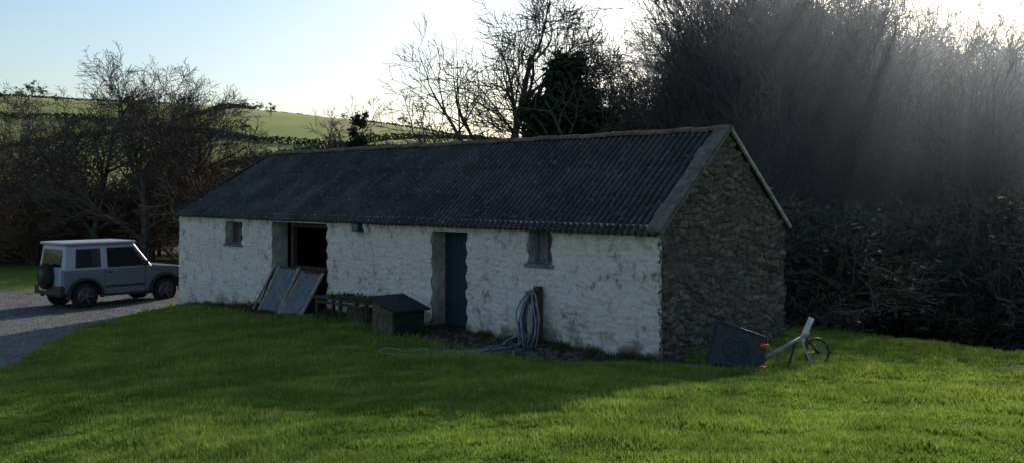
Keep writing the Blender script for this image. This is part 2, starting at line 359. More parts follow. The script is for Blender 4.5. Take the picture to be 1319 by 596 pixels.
def wallsheet(name,a0,a1,z0,ztop,conv,step,cw,ch,amp,seed,mat,holes=(),mask=None,warp=.05,rough=.35,ew=.28):
    A=np.arange(a0,a1+step,step); B=np.arange(z0,ztop+step,step); AA,BB=np.meshgrid(A,B)
    f1,f2,rr=stonefield(AA,BB,cw,ch,seed,warp); e=np.clip((f2-f1)/ew,0,1); e=e*e*(3-2*e)
    g1_,g2_,r2=stonefield(AA,BB,cw*.5,ch*.55,seed+5,warp); e2=np.clip((g2_-g1_)/.3,0,1)
    disp=amp*(e*(.45+1.0*rr)-.35)+amp*.3*(e2*r2)+amp*rough*fbm(AA,BB,seed+1,9)+amp*rough*.7*fbm(AA,BB,seed+7,28)+.018*fbm(AA,BB,seed+2,1.1)
    V=conv(AA,BB,disp); F=gridF(len(B),len(A)); ca=AA.ravel()[F].mean(1); cb=BB.ravel()[F].mean(1); keep=np.ones(len(F),bool)
    for (h0,h1,k0,k1) in holes: keep&=~((ca>h0+.03*np.sin(cb*17))&(ca<h1+.03*np.sin(cb*13+1))&(cb>k0)&(cb<k1))
    if mask is not None: keep&=mask(ca,cb)
    me=np_mesh(name,V.reshape(-1,3),F[keep],mat,attrs={'m':e.ravel(),'r':rr.ravel()},smooth=True)
    return add(name,me,barn)
ww=NT('whitewash')
m_=ww.attr('m'); r_=ww.attr('r')
c=ww.mix(ww.ramp(ww.noise(1.3,6,.65),.35,.7),(.93,.83,.71),(.84,.74,.62))
c=ww.mix(ww.math('MULTIPLY',r_,.20),c,(.62,.53,.44))
c=ww.mix(ww.ramp(m_,.0,.25,.4,0),c,(.42,.35,.28))
flake=ww.math('MULTIPLY',ww.ramp(ww.noise(2.6,8,.75),.54,.62),ww.ramp(ww.noise(11,5,.7),.42,.56))
c=ww.mix(ww.math('MULTIPLY',flake,.85),c,(.21,.165,.13))
spots=ww.ramp(ww.noise(26,3,.8),.60,.67); c=ww.mix(ww.math('MULTIPLY',spots,.6),c,(.27,.21,.165))
streak=ww.n('ShaderNodeMapping'); ww.put(streak.inputs['Vector'],ww.pos); streak.inputs['Scale'].default_value=(5,5,.7)
c=ww.mix(ww.ramp(ww.noise(1.,5,.7,streak.outputs[0]),.56,.72,0,.45),c,(.40,.33,.25))
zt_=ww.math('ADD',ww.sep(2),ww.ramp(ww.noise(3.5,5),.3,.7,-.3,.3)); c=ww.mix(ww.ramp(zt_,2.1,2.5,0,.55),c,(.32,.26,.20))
drop=ww.math('MULTIPLY',ww.math('MAXIMUM',ww.math('SUBTRACT',ww.math('MULTIPLY',ww.sep(0),-1.),3.),0.),.085)
zz=ww.math('ADD',ww.math('ADD',ww.sep(2),drop),ww.ramp(ww.noise(2.2,5),.3,.7,-.4,.4))
c=ww.mix(ww.ramp(zz,-.25,.48,.85,0),c,(.20,.165,.10))
ww.bump(ww.math('ADD',ww.noise(22,6,.7),ww.noise(70,4)),.9,.03); ww.fin(c,.92,.15)
rb=NT('rubble_stone'); m_=rb.attr('m'); r_=rb.attr('r')
cr=rb.n('ShaderNodeValToRGB'); rb.put(cr.inputs[0],r_); E=cr.color_ramp.elements; E[0].color=(.13,.102,.082,1); E[1].color=(.31,.25,.20,1)
for p_,cl in((.2,(.20,.165,.135,1)),(.4,(.075,.068,.062,1)),(.6,(.26,.19,.14,1)),(.8,(.13,.115,.10,1))): e=E.new(p_); e.color=cl
c=rb.mix(rb.ramp(rb.noise(9,6,.7),.35,.7),cr.outputs[0],(.08,.064,.052),); c=rb.mix(rb.ramp(m_,.02,.35),(.022,.019,.016),c)
c=rb.mix(rb.ramp(rb.noise(14,4,.7),.60,.70,0,.7),c,(.40,.36,.30))
rb.bump(rb.noise(30,6,.7),.9,.03); rb.fin(c,.9,.2)
HO=[(15.72,16.75,1.5,2.2),(11.07,13.95,-1,2.24),(5.40,6.64,-1,2.2),(2.76,3.46,1.58,2.3)]
wallsheet('front_wall',-.05,20.0,-.95,2.47,lambda a,b,d:BWn(a,-d,b),.024,.30,.115,.020,3,ww.m,HO,rough=.55)
roofz=lambda d:2.44+.908*np.minimum(d,4.14-d)
wallsheet('gable_wall',-.04,4.18,-.8,4.34,lambda a,b,d:BWn(-d,a,b),.020,.27,.125,.07,9,rb.m,(),lambda a,b:b<roofz(a)-.03,.09,ew=.2)
# solid wall core (reveals) per segment
segsT=[(0.04,2.76),(3.46,5.40),(6.64,11.07),(13.95,15.72),(16.75,20.0)]
def lbox(name,t0,t1,d0,d1,z0,z1,mat,bev=0,par=barn):
    V=[BW(t,d,z) for z in(z0,z1) for t,d in((t0,d0),(t1,d0),(t1,d1),(t0,d1))]
    return pym(name,V,BF,mat,par,bev)
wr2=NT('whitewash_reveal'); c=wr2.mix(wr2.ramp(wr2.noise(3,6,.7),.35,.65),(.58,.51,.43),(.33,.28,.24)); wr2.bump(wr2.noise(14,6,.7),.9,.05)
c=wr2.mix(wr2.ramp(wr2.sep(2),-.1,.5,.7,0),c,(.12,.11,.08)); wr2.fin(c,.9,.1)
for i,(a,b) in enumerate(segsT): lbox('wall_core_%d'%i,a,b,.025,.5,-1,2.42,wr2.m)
lbox('core_sill_0',2.76,3.46,.025,.5,-1,1.58,wr2.m); lbox('core_lintel_0',2.76,3.46,.025,.5,2.30,2.42,wr2.m)
lbox('core_sill_1',15.72,16.75,.025,.5,-1,1.5,wr2.m); lbox('core_lintel_1',15.72,16.75,.025,.5,2.2,2.42,wr2.m)
timber=simple('old_timber',(.10,.075,.055),(.05,.038,.03),9,.9,.1,bump=.4); pale=simple('pale_timber',(.42,.36,.29),(.25,.20,.15),8,.85,.15,bump=.3)
greyt=simple('weathered_board',(.20,.20,.20),(.12,.12,.12),7,.85,.2,bump=.3); dark=simple('dark_metal',(.02,.02,.022),(.03,.03,.03),5,.5,.4)
lbox('door_lintel',5.3,6.74,.03,.5,2.2,2.42,timber); lbox('barn_door_lintel',10.95,14.05,.03,.5,2.24,2.42,timber)
stoneg=simple('inner_wall',(.10,.09,.08),(.05,.045,.04),3,.95,.1,bump=.6)
lbox('back_wall',0,20,3.65,4.14,-2.5,2.42,rb.m); lbox('end_wall',19.5,20.0,.5,3.65,-1,2.42,stoneg); lbox('gable_core',.05,.45,.5,3.65,-1,2.42,stoneg)
V=[BW(.06,.1,2.40),BW(.06,4.05,2.40),BW(.06,2.07,4.2),BW(.4,.1,2.40),BW(.4,4.05,2.40),BW(.4,2.07,4.2)]
pym('gable_core_top',V,[(0,1,2),(3,4,5),(0,1,4,3),(1,2,5,4),(0,2,5,3)],stoneg,barn)
lbox('floor',.4,19.5,.45,3.7,-1.0,-.12,simple('barn_floor',(.05,.045,.04),(.03,.03,.03)))
# --- roof
rf=NT('roof_sheet'); sh=rf.attr('r')
c=rf.mix(rf.ramp(rf.noise(.9,5,.6),.35,.65),(.066,.060,.056),(.115,.103,.092)); c=rf.mix(rf.math('MULTIPLY',sh,.45),c,(.040,.040,.042))
c=rf.mix(rf.ramp(rf.attr('c'),.1,.8,.85,0),c,(.018,.018,.016))  # rib troughs darkened in the colour, standing in for shade between ribs
c=rf.mix(rf.ramp(rf.noise(11,5,.8),.55,.66,0,.85),c,(.26,.23,.19)); c=rf.mix(rf.ramp(rf.noise(5,6,.75),.54,.68,0,.8),c,(.022,.021,.018))
c=rf.mix(rf.ramp(rf.noise(2.1,6,.75),.56,.70,0,.7),c,(.11,.068,.038))
rf.bump(rf.noise(35,5,.7),.7,.03); rf.fin(c,.9,.15)
per=.16
def slope(name,front=True):
    NC=3; nr=7; al=np.arange(-.10,20.2,per/8); Vs=[];Fs=[];As=[];Cs=[];off=0
    for cidx in range(NC):
        q=np.linspace(cidx/NC-.012,(cidx+1)/NC+.0,nr); Tt,Q=np.meshgrid(al,q); tm=20.17-2.57*np.clip(Q,0,1); Tc=np.minimum(Tt,tm)
        sheet=np.floor((Tc+.37*(cidx%2))/.9).astype(int); rv=np.random.RandomState(cidx+(0 if front else 9)).rand(60)[np.clip(sheet,0,59)]
        lq=(Q-cidx/NC)*NC
        ph=np.sin(2*np.pi*Tc/per)
        n=.042*ph+.014*(1-lq)+.012*(rv-.5)*(1-lq)+.02*np.sin(Tc*.9+1)*np.sin(Q*3)+.014*fbm(Tc,Q*2,5,1.2)
        d=-.16+2.23*Q; z=2.30+.905*(d+.16)+.02
        z=z+n*.74; d2=d-n*.67
        if not front: d2=4.14-d2
        Vs.append(BWn(Tc,d2,z).reshape(-1,3)); F=gridF(nr,len(al)); tl=(Tt<tm+per/8).ravel()
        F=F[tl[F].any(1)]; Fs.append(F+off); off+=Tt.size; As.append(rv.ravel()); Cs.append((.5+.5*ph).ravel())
    me=np_mesh(name,np.concatenate(Vs),np.concatenate(Fs),rf.m,attrs={'r':np.concatenate(As),'c':np.concatenate(Cs)},smooth=True); return add(name,me,barn)
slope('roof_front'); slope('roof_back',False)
pym('roof_hip',[BW(20.17,-.16,2.30),BW(20.17,4.30,2.30),BW(17.6,2.07,4.33)],[(0,1,2)],rf.m,barn)
ridgem=simple('ridge_tile',(.21,.13,.09),(.11,.078,.06),4,.9,.15,bump=.4)
def capline(name,A,B,n,r,mat):
    A=Vector(A);B=Vector(B)
    V=[];F=[]
    d=(B-A).normalized(); s=d.cross(Vector((0,0,1))).normalized(); u=s.cross(d); k=9
    for i in range(n):
        a=A.lerp(B,i/n); b=A.lerp(B,(i+1)/n-.0008); jz=random.uniform(-.012,.012)
        o=len(V)
        for p,rr in((a,r*1.04),(b,r*.96)):
            for j in range(k):
                th=math.pi*(-.06+1.12*j/(k-1)); V.append(p+s*math.cos(th)*rr*1.15+u*(math.sin(th)*rr*.75+jz))
        for j in range(k-1): F.append((o+j,o+j+1,o+k+j+1,o+k+j))
        F.append(tuple(o+j for j in range(k))); F.append(tuple(o+k+j for j in range(k)))
    return pym(name,V,F,mat,barn,smooth=False)
capline('ridge_tiles',BW(-.12,2.07,4.31),BW(17.62,2.07,4.32),40,.11,ridgem)
capline('hip_tiles',BW(17.6,2.07,4.33),BW(20.2,-.17,2.33),8,.08,rf.m)
capline('hip_tiles_back',BW(17.6,2.07,4.33),BW(20.2,4.31,2.33),8,.08,rf.m)
# verge
vg=NT('verge_stone'); c=vg.mix(vg.ramp(vg.noise(5,6,.7),.35,.65),(.21,.175,.14),(.11,.095,.08)); c=vg.mix(vg.ramp(vg.noise(15,5,.75),.56,.66,0,.7),c,(.30,.27,.23)); vg.bump(vg.noise(18,6),.9,.04); vg.fin(c,.9,.15)
nv=9
for i in range(nv):
    for side in (0,1):
        q0=i/nv;q1=(i+1)/nv-.003; j=random.uniform(-.012,.012)
        V=[]
        for zz_ in(0,.075+j):
            for (t,q) in ((-.13+j,q0),(.22+j*2,q0),(.22+j*2,q1),(-.13+j,q1)):
                d=-.14+2.2*q; z=2.345+.905*(d+.16)+zz_
                V.append(BW(t,d if side==0 else 4.14-d,z))
        pym('verge_%d_%d'%(side,i),V,BF,vg.m,barn,.015)
whm=simple('verge_mortar',(.60,.56,.51),(.34,.30,.26),8,.9,.1,bump=.5)
for side in(0,1):
    V=[]
    for zz_ in(-.055,-.005):
        for t in(-.155,-.10):
            for q in(0,1):
                d=-.12+2.19*q; V.append(BW(t,d if side==0 else 4.14-d,2.345+.905*(d+.16)+zz_))
    V=[V[i] for i in(0,1,3,2,4,5,7,6)]; pym('verge_edge_%d'%side,V,BF,whm if side else vg.m,barn)
lbox('eaves_board',0.05,20.1,-.10,-.045,2.30,2.385,dark)
# door
teal=NT('teal_paint'); c=teal.mix(teal.ramp(teal.noise(5,5,.7),.4,.7),(.010,.045,.055),(.02,.032,.034)); teal.fin(c,.6,.3)
for i in range(7): lbox('door_plank_%d'%i,5.46+i*.165,5.46+i*.165+.158,.43,.465,.02,2.17,teal.m,.006)
lbox('door_frame_l',6.575,6.63,.38,.47,0,2.2,timber); lbox('door_frame_r',5.405,5.455,.38,.47,0,2.2,teal.m); lbox('door_frame_top',5.455,6.575,.38,.475,2.14,2.197,teal.m)
lbox('door_rail',5.47,6.6,.405,.428,.5,.62,teal.m); lbox('door_rail_top',5.47,6.6,.405,.428,1.6,1.72,teal.m); lbox('door_step',5.38,6.68,-.12,.5,-.4,.02,rb.m)
# windows
glass=simple('dirty_glass',(.10,.11,.12),(.05,.055,.06),4,.25,.5)
def window(t0,t1,z0,z1,dd,broken):
    lbox('window_frame_a',t0+.01,t0+.07,dd,dd+.06,z0,z1,greyt); lbox('window_frame_b',t1-.07,t1-.01,dd,dd+.06,z0,z1,greyt)
    lbox('window_frame_c',t0+.07,t1-.07,dd,dd+.06,z0,z0+.06,greyt); lbox('window_frame_d',t0+.07,t1-.07,dd,dd+.06,z1-.06,z1,greyt)
    lbox('window_mullion',(t0+t1)/2-.02,(t0+t1)/2+.02,dd+.005,dd+.05,z0+.06,z1-.06,greyt)
    lbox('window_pane',t0+.07,(t0+t1)/2-.02 if broken else t1-.07,dd+.055,dd+.065,z0+.06,z1-.06,greyt if not broken else glass)
    lbox('window_sill',t0-.06,t1+.06,-.06,dd,z0-.06,z0+.012,greyt,.01)
window(2.76,3.46,1.6,2.3,.22,False); window(15.72,16.75,1.52,2.2,.2,True)
# barn doorway timbers
lbox('post_a',13.3,13.42,.3,.42,-.2,2.24,timber); lbox('post_b',11.1,11.2,.25,.36,-.2,2.24,timber); lbox('cross_rail',11.2,13.3,.33,.40,.92,1.04,timber)
lbox('half_door',12.15,13.28,.36,.40,-.1,.92,timber); lbox('hanging_board',11.25,11.6,.5,.53,1.1,2.2,timber); lbox('beam_top',11.2,13.3,.3,.42,2.1,2.235,timber)
# leaning sheets
ls=empty('leaning_door_panels',tuple(BW(12.2,-.4,0)))
gal=NT('galvanised_sheet'); c=gal.mix(gal.ramp(gal.noise(4,6,.7),.35,.65),(.17,.18,.20),(.10,.11,.125)); c=gal.mix(gal.ramp(gal.noise(12,5,.7),.6,.7,0,.6),c,(.10,.07,.05)); gal.fin(c,.8,.2)
for k,(ta,tb,off) in enumerate(((12.30,13.42,0),(11.10,12.16,.08))):
    zb=-.17;zt=1.02-off*.8; db=-.72-off;dt_=-.08
    def lp(t,q,n=0.): return BW(t,db+(dt_-db)*q-.87*n,zb+(zt-zb)*q+.5*n*.9)
    def pan(name,t0,t1,q0,q1,n0,n1,m):
        V=[lp(t,q,n) for n in(n0,n1) for t,q in((t0,q0),(t1,q0),(t1,q1),(t0,q1))]; pym(name,V,BF,m,ls)
    pan('sheet_%d'%k,ta+.05,tb-.05,.04,.96,0,.012,gal.m)
    pan('stile_l%d'%k,ta,ta+.07,0,1,-.02,.035,pale); pan('stile_r%d'%k,tb-.07,tb,0,1,-.02,.035,pale)
    pan('rail_t%d'%k,ta+.07,tb-.07,.97,1,-.02,.03,timber); pan('rail_b%d'%k,ta+.07,tb-.07,0,.03,-.02,.03,timber)
tube('prop_pole',[BW(13.95,-.60,-.2),BW(13.62,-.06,1.1)],.035,pale,ls)
tube('prop_pole_2',[BW(14.1,-.35,-.2),BW(13.75,-.06,.9)],.03,timber,ls)
# wall lamp
wl_=empty('wall_lamp',tuple(BW(9.36,-.15,2.2))); white=simple('white_plastic',(.7,.7,.68),(.6,.6,.58),3,.4,.5)
lbox('lamp_bracket',9.2,9.32,-.1,-.02,2.16,2.3,white,.01,wl_); lbox('lamp_head',9.33,9.62,-.22,-.07,2.10,2.30,dark,.015,wl_); lbox('lamp_glass',9.36,9.59,-.228,-.221,2.12,2.27,glass,0,wl_); lbox('lamp_sensor',9.1,9.18,-.14,-.04,2.1,2.2,white,.01,wl_)
# bench
be=empty('mossy_table',tuple(BW(9.2,-.6,0))); moss=leafmat('moss',(.07,.10,.02),(.18,.20,.04),.2)
lbox('top_a',7.9,10.3,-.95,-.66,.44,.49,timber,.01,be); lbox('top_b',7.95,10.25,-.64,-.35,.44,.485,timber,.01,be)
for t in(8.0,9.1,10.15):
    for d in(-.9,-.42): lbox('leg',t,t+.07,d,d+.07,-.35,.438,timber,0,be)
lbox('crate',8.2,8.9,-.85,-.4,-.15,.3,timber,.01,be); lbox('rail',8.1,10.1,-.94,-.905,.33,.40,timber,0,be)
P=np.array([BW(random.uniform(8.0,9.6),random.uniform(-.93,-.4),.49+abs(random.gauss(0,.05))) for _ in range(2200)]); v,f,r=quads(P,.05); add('moss_tufts',np_mesh('moss',v,f,moss,attrs={'rnd':r}),be)
# kennel with sloping lid (falls toward the near end)
ke=empty('dog_kennel',tuple(BW(6,-1.3,0))); felt=simple('roof_felt',(.016,.018,.018),(.032,.035,.03),9,.9,.2,bump=.5); kw=simple('kennel_board',(.028,.036,.026),(.016,.02,.014),6,.85,.15,bump=.3); tan=simple('tan_board',(.15,.12,.08),(.07,.06,.04),6,.85,.15,bump=.3)
k0,k1,kd0,kd1=5.66,6.46,-1.80,-1.00
def kz(t): return .56+.20*(t-k0)/(k1-k0)
V=[BW(t,d,z) for (t,d,z) in ((k0,kd0,-.15),(k1,kd0,-.15),(k1,kd1,-.15),(k0,kd1,-.15),(k0,kd0,kz(k0)),(k1,kd0,kz(k1)),(k1,kd1,kz(k1)),(k0,kd1,kz(k0)))]
pym('body',V,BF,kw,ke)
for i in range(4):
    a=k0+.02+i*(k1-k0-.04)/4; b=a+(k1-k0-.04)/4-.008
    V=[BW(t,d,z) for (t,d,z) in ((a,kd0-.022,-.1),(b,kd0-.022,-.1),(b,kd0-.003,-.1),(a,kd0-.003,-.1),(a,kd0-.022,kz(a)-.01),(b,kd0-.022,kz(b)-.01),(b,kd0-.003,kz(b)-.01),(a,kd0-.003,kz(a)-.01))]
    pym('side_plank_%d'%i,V,BF,tan,ke)
for i in range(4):
    z=-.1+i*.158; lbox('front_plank_%d'%i,k0-.022,k0-.003,kd0+.02,kd1-.02,z,z+.15,kw,.003,ke)
lbox('corner_post',k0-.03,k0+.03,kd0-.035,kd0+.02,-.15,.55,kw,0,ke)
V=[BW(t,d,kz(t)+o) for o in(.005,.055) for (t,d) in ((k0-.12,kd0-.1),(k1+.06,kd0-.1),(k1+.06,kd1+.08),(k0-.12,kd1+.08))]
pym('lid',V,BF,felt,ke,.01)
# hose
ho=empty('garden_hose',tuple(BW(3,-.2,.5))); hosem=simple('hose_rubber',(.24,.25,.27),(.15,.16,.18),8,.5,.4); hosed=simple('hose_dark',(.03,.04,.045),(.05,.06,.065),8,.5,.4)
lbox('hose_post',2.93,3.10,-.20,-.08,-.2,1.17,timber,.01,ho); tube('hook',[BW(3.0,-.1,1.08),BW(3.0,-.34,1.06),BW(3.0,-.36,1.14)],.015,dark,ho)
rh=random.Random(12)
for i in range(12):
    wd_=rh.uniform(.14,.36); ln=rh.uniform(.44,.66); cx=3.02+rh.uniform(-.06,.12); cz=1.08-ln; dd=-.23-.014*i
    pts=[]
    for k in range(36):
        th=2*math.pi*k/36; zz_=math.cos(th)*ln; wv=math.sin(th)*wd_*(1-.62*max(0,math.cos(th)))
        pts.append(BW(cx+wv+.02*math.sin(th*3+i),dd-.05*(1-math.cos(th))+.0,cz+zz_))
    tube('loop_%d'%i,pts,.016,hosem if i%2 else hosed,ho,8,True)
def smooth(pts,n=10):
    P=[Vector(p) for p in pts]; out=[]
    for i in range(len(P)-1):
        a=P[max(i-1,0)];b=P[i];c_=P[i+1];d=P[min(i+2,len(P)-1)]
        for k in range(n):
            t=k/n; out.append(.5*((2*b)+(c_-a)*t+(2*a-5*b+4*c_-d)*t*t+(3*b-a-3*c_+d)*t**3))
    return out+[P[-1]]
for nm,pl,mt in(('trail_a',[(3.05,-.3,.2),(3.2,-.6,0),(2.9,-1.3,0),(3.3,-2.0,0),(3.9,-2.2,0),(4.0,-2.7,0),(4.5,-2.8,0),(4.3,-3.15,0),(3.6,-2.9,0),(3.1,-2.3,0)],hosem),
                ('trail_b',[(3.2,-.3,.25),(3.5,-.8,0),(3.2,-1.3,0),(2.9,-1.9,0),(3.6,-2.4,0),(4.1,-2.3,0)],hosem),('trail_c',[(3.1,-.35,.1),(2.7,-.6,0),(2.8,-1.0,0),(3.3,-1.0,0),(3.4,-.6,0),(3.0,-.4,.05)],hosed)):
    pts=[]
    for p in smooth([BW(*q) for q in pl]):
        g=g1(p.x,p.y); pts.append(Vector((p.x,p.y,max(g+.035,p.z if p.z>.04 else g+.035))))
    tube(nm,pts,.019,mt,ho,8)
# ---------------- garden cart ----------------
ca=empty('tipped_garden_cart',(4.2,16.7,0)); blackp=simple('black_plastic',(.018,.018,.02),(.035,.033,.03),9,.55,.4,bump=.2); orange=simple('orange_plastic',(.75,.09,.03),(.55,.06,.02),6,.5,.4); steel=simple('worn_steel',(.35,.35,.34),(.2,.19,.18),9,.5,.5); wht=simple('white_paint',(.75,.75,.73),(.55,.54,.52),9,.6,.4)
gb=g1(3.8,16.6); C0=Vector((3.80,16.62,gb+.38)); Mr=Euler((math.radians(-14),math.radians(10),math.radians(-8))).to_matrix()
def cl(x,y,z): return C0+Mr@Vector((x,y,z))*1.12
V=[cl(-.40,0,-.30),cl(.42,0,-.27),cl(.42,0,.25),cl(-.34,0,.36),cl(-.33,.22,-.24),cl(.35,.22,-.21),cl(.35,.22,.18),cl(-.28,.22,.28)]
pym('tray',V,[(0,1,2,3),(4,5,6,7),(0,1,5,4),(1,2,6,5),(2,3,7,6),(3,0,4,7)],blackp,ca,.03)
rim=[cl(-.41,0,-.31),cl(.43,0,-.28),cl(.43,0,.26),cl(-.35,0,.37)]; tube('tray_rim',rim,.022,blackp,ca,8,True)
for r in(.07,.14,.21): tube('tray_ring',[C0+Mr@Vector((r*math.cos(a*.2244),-.012,r*math.sin(a*.2244))) for a in range(28)],.009,blackp,ca,6,True)
box('bracket_a',cl(.40,-.04,.13),(.15,.06,.06),orange,ca,(0,.2,0),.01); box('bracket_b',cl(.41,-.04,-.20),(.13,.06,.05),orange,ca,(0,.2,0),.01); box('bracket_c',cl(.2,-.04,-.25),(.05,.05,.05),orange,ca,None,.01)
P1=cl(.42,.02,-.05); P2=Vector((5.15,17.0,g1(5.15,17)+.56)); tube('shaft',[P1,P2],.026,steel,ca); tube('shaft_b',[P1+Vector((0,.12,-.1)),P1.lerp(P2,.75)+Vector((0,.05,-.03))],.018,steel,ca)
box('white_handle',Vector((5.10,16.98,g1(5.1,17)+.62)),(.10,.035,.46),wht,ca,(0,math.radians(24),0),.012)
tube('leg',[P1.lerp(P2,.72),Vector((4.72,16.75,g1(4.72,16.75)))],.018,dark,ca); tube('leg_b',[P1.lerp(P2,.8),Vector((5.1,16.65,g1(5.1,16.65)))],.018,steel,ca)
wc=Vector((5.28,16.95,g1(5.28,16.95)+.235)); wn=Vector((.25,-1,.12)).normalized(); cp=circ(wc,.225,wn,32)
tube('wheel_tyre',cp,.022,dark,ca,8,True); tube('wheel_hub',[wc-wn*.05,wc+wn*.05],.035,dark,ca)
for i in range(10): tube('spoke_%d'%i,[wc,cp[int(i*3.2)]],.005,steel,ca,5)
tube('axle',[wc,P1.lerp(P2,.9)],.016,dark,ca)
# ---------------- car ----------------
cx,cy=-15.65,33.2
car=empty('parked_car',(cx,cy,g1(cx+1,cy+1.5)+.0),(0,0,math.radians(49)),1.31,True)
silver=simple('silver_paint',(.40,.42,.46),(.38,.40,.44),1,.35,.5,.1); greyp=simple('grey_paint',(.15,.165,.19),(.14,.155,.18),1,.38,.5,.1); blk=simple('black_trim',(.02,.02,.02),(.03,.03,.03),6,.55,.4); tyre=simple('tyre',(.018,.018,.018),(.028,.027,.025),9,.85,.2)
cg=NT('car_glass'); cg.fin((.010,.014,.018),.06,.35); red=simple('tail_light',(.45,.02,.02),(.3,.01,.01),5,.2,.6); yel=simple('number_plate',(.75,.55,.05),(.7,.5,.05),4,.4,.4); alloy=simple('alloy',(.16,.16,.17),(.12,.12,.13),4,.4,.5,.5)
W=.74
def arc(cx_,r,a0,a1,n=12): return [(cx_+r*math.cos(math.radians(a0+(a1-a0)*i/n)),.35+r*math.sin(math.radians(a0+(a1-a0)*i/n))) for i in range(n+1)]
prof=[(0.02,.42),(0,.6),(0.0,1.03),(2.38,1.04),(2.5,1.06),(3.22,1.0),(3.34,.93),(3.38,.8),(3.38,.46)]+arc(2.80,.43,8,172)+[(2.3,.33),(1.05,.33)]+arc(.57,.43,8,172)
n=len(prof); V=[(x,-W,z) for x,z in prof]+[(x,W,z) for x,z in prof]; F=[tuple(range(n)),tuple(range(2*n-1,n-1,-1))]+[(i,(i+1)%n,(i+1)%n+n,i+n) for i in range(n)]
pym('body',V,F,greyp,car,.04)
def cy_(z): return W-.012-(z-1.0)/.68*.085
V=[(.02,-W+.012,1.0),(2.46,-W+.012,1.0),(2.46,W-.012,1.0),(.02,W-.012,1.0),(.10,-.643,1.67),(1.94,-.643,1.67),(1.94,.643,1.67),(.10,.643,1.67)]
pym('cabin',V,BF,silver,car,.04)
box('tailgate',(-.006,0,.82),(.03,1.30,.44),silver,car,None,.01)
box('roof',(1.0,0,1.70),(1.96,1.34,.075),silver,car,None,.035)
for s in(-1,1):
    box('roof_gutter',(1.0,s*.672,1.665),(1.88,.026,.026),greyp,car)
    def wp(nm,pts,m,o=.006): 
        V=[(x,s*(cy_(z)+o),z) for x,z in pts]+[(x,s*(cy_(z)-.03),z) for x,z in pts]; k=len(pts)
        pym(nm,V,[tuple(range(k)),tuple(range(k,2*k))]+[(i,(i+1)%k,(i+1)%k+k,i+k) for i in range(k)],m,car)
    wp('quarter_window_seal',[(.32,1.07),(1.00,1.07),(1.00,1.56),(.36,1.56)],blk,.004); wp('quarter_window',[(.36,1.10),(.97,1.10),(.97,1.53),(.40,1.53)],cg.m,.008)
    wp('door_window_seal',[(1.17,1.05),(2.30,1.05),(1.92,1.57),(1.17,1.57)],blk,.004); wp('door_window',[(1.21,1.08),(2.16,1.08),(1.86,1.54),(1.21,1.54)],cg.m,.008)
    box('mirror',(2.16,s*.86,1.13),(.12,.16,.15),blk,car,None,.03)
    for xx in(1.10,2.22): box('door_seam',(xx,s*(W+.001),.70),(.012,.008,.66),blk,car)
    box('door_handle',(1.24,s*(W+.015),.93),(.14,.03,.035),blk,car,None,.008); box('side_moulding',(1.68,s*(W+.008),.56),(1.1,.03,.05),blk,car,None,.008)
    box('sill',(1.68,s*(W-.03),.34),(1.3,.1,.07),blk,car,None,.01)
    for ax in(.57,2.80):
        V=[];F=[];m=16
        for i in range(m+1):
            a=math.radians(-8+196*i/m)
            for r,yy_ in((.405,.70),(.485,.70),(.47,.825),(.41,.825)): V.append((ax+r*math.cos(a),s*yy_,.35+r*math.sin(a)))
        for i in range(m):
            for j in range(4): F.append((i*4+j,i*4+(j+1)%4,(i+1)*4+(j+1)%4,(i+1)*4+j))
        F+=[(0,1,2,3),(m*4,m*4+1,m*4+2,m*4+3)]; pym('wheel_arch',V,F,blk,car)
        ys_=[.60,.62,.66,.74,.78,.80]; rs_=[.26,.32,.345,.345,.32,.25]
        tube('tyre',[(ax,s*y_,.345) for y_ in ys_],rs_,tyre,car,32); tube('rim',[(ax,s*.79,.345),(ax,s*.803,.345)],.215,alloy,car,24)
        tube('rim_dark',[(ax,s*.80,.345),(ax,s*.806,.345)],.19,blk,car,24); tube('hub',[(ax,s*.80,.345),(ax,s*.82,.345)],.05,alloy,car,16)
        for k in range(5):
            a=k*1.2566; box('spoke',(ax+.11*math.cos(a),s*.81,.345+.11*math.sin(a)),(.16,.02,.045),alloy,car,(0,-a,0))
    box('tail_light',(-.065,s*.62,.60),(.05,.2,.09),red,car,None,.01)
    tube('headlight',[(3.37,s*.52,.80),(3.41,s*.52,.80)],.09,glass,car,20)
box('rear_bumper',(-.02,0,.50),(.14,1.5,.24),blk,car,None,.03); box('front_bumper',(3.40,0,.50),(.16,1.5,.24),blk,car,None,.03); box('grille',(3.385,0,.80),(.03,.8,.16),blk,car,None,.01)
box('number_plate',(-.098,.20,.55),(.012,.44,.12),yel,car)
box('underbody',(1.65,0,.5),(3.1,.98,.36),blk,car)
V=[(.02+.08*(z-1)/.67-.008,y,z) for y,z in((-.56,1.10),(.56,1.10),(.53,1.55),(-.53,1.55))]; pym('rear_window',V+[(x+.03,y,z) for x,y,z in V],BF,cg.m,car)
V=[(2.46-.52*(z-1)/.67+.008,y,z) for y,z in((-.64,1.10),(.64,1.10),(.58,1.6),(-.58,1.6))]; pym('windscreen',V+[(x-.03,y,z) for x,y,z in V],BF,cg.m,car)
tube('spare_wheel',[(x,0.02,.86) for x in(-.01,-.03,-.06,-.16,-.20,-.215)],[.2,.30,.335,.335,.30,.22],tyre,car,32); tube('spare_cover',[(-.215,.02,.86),(-.225,.02,.86)],.2,blk,car,24)
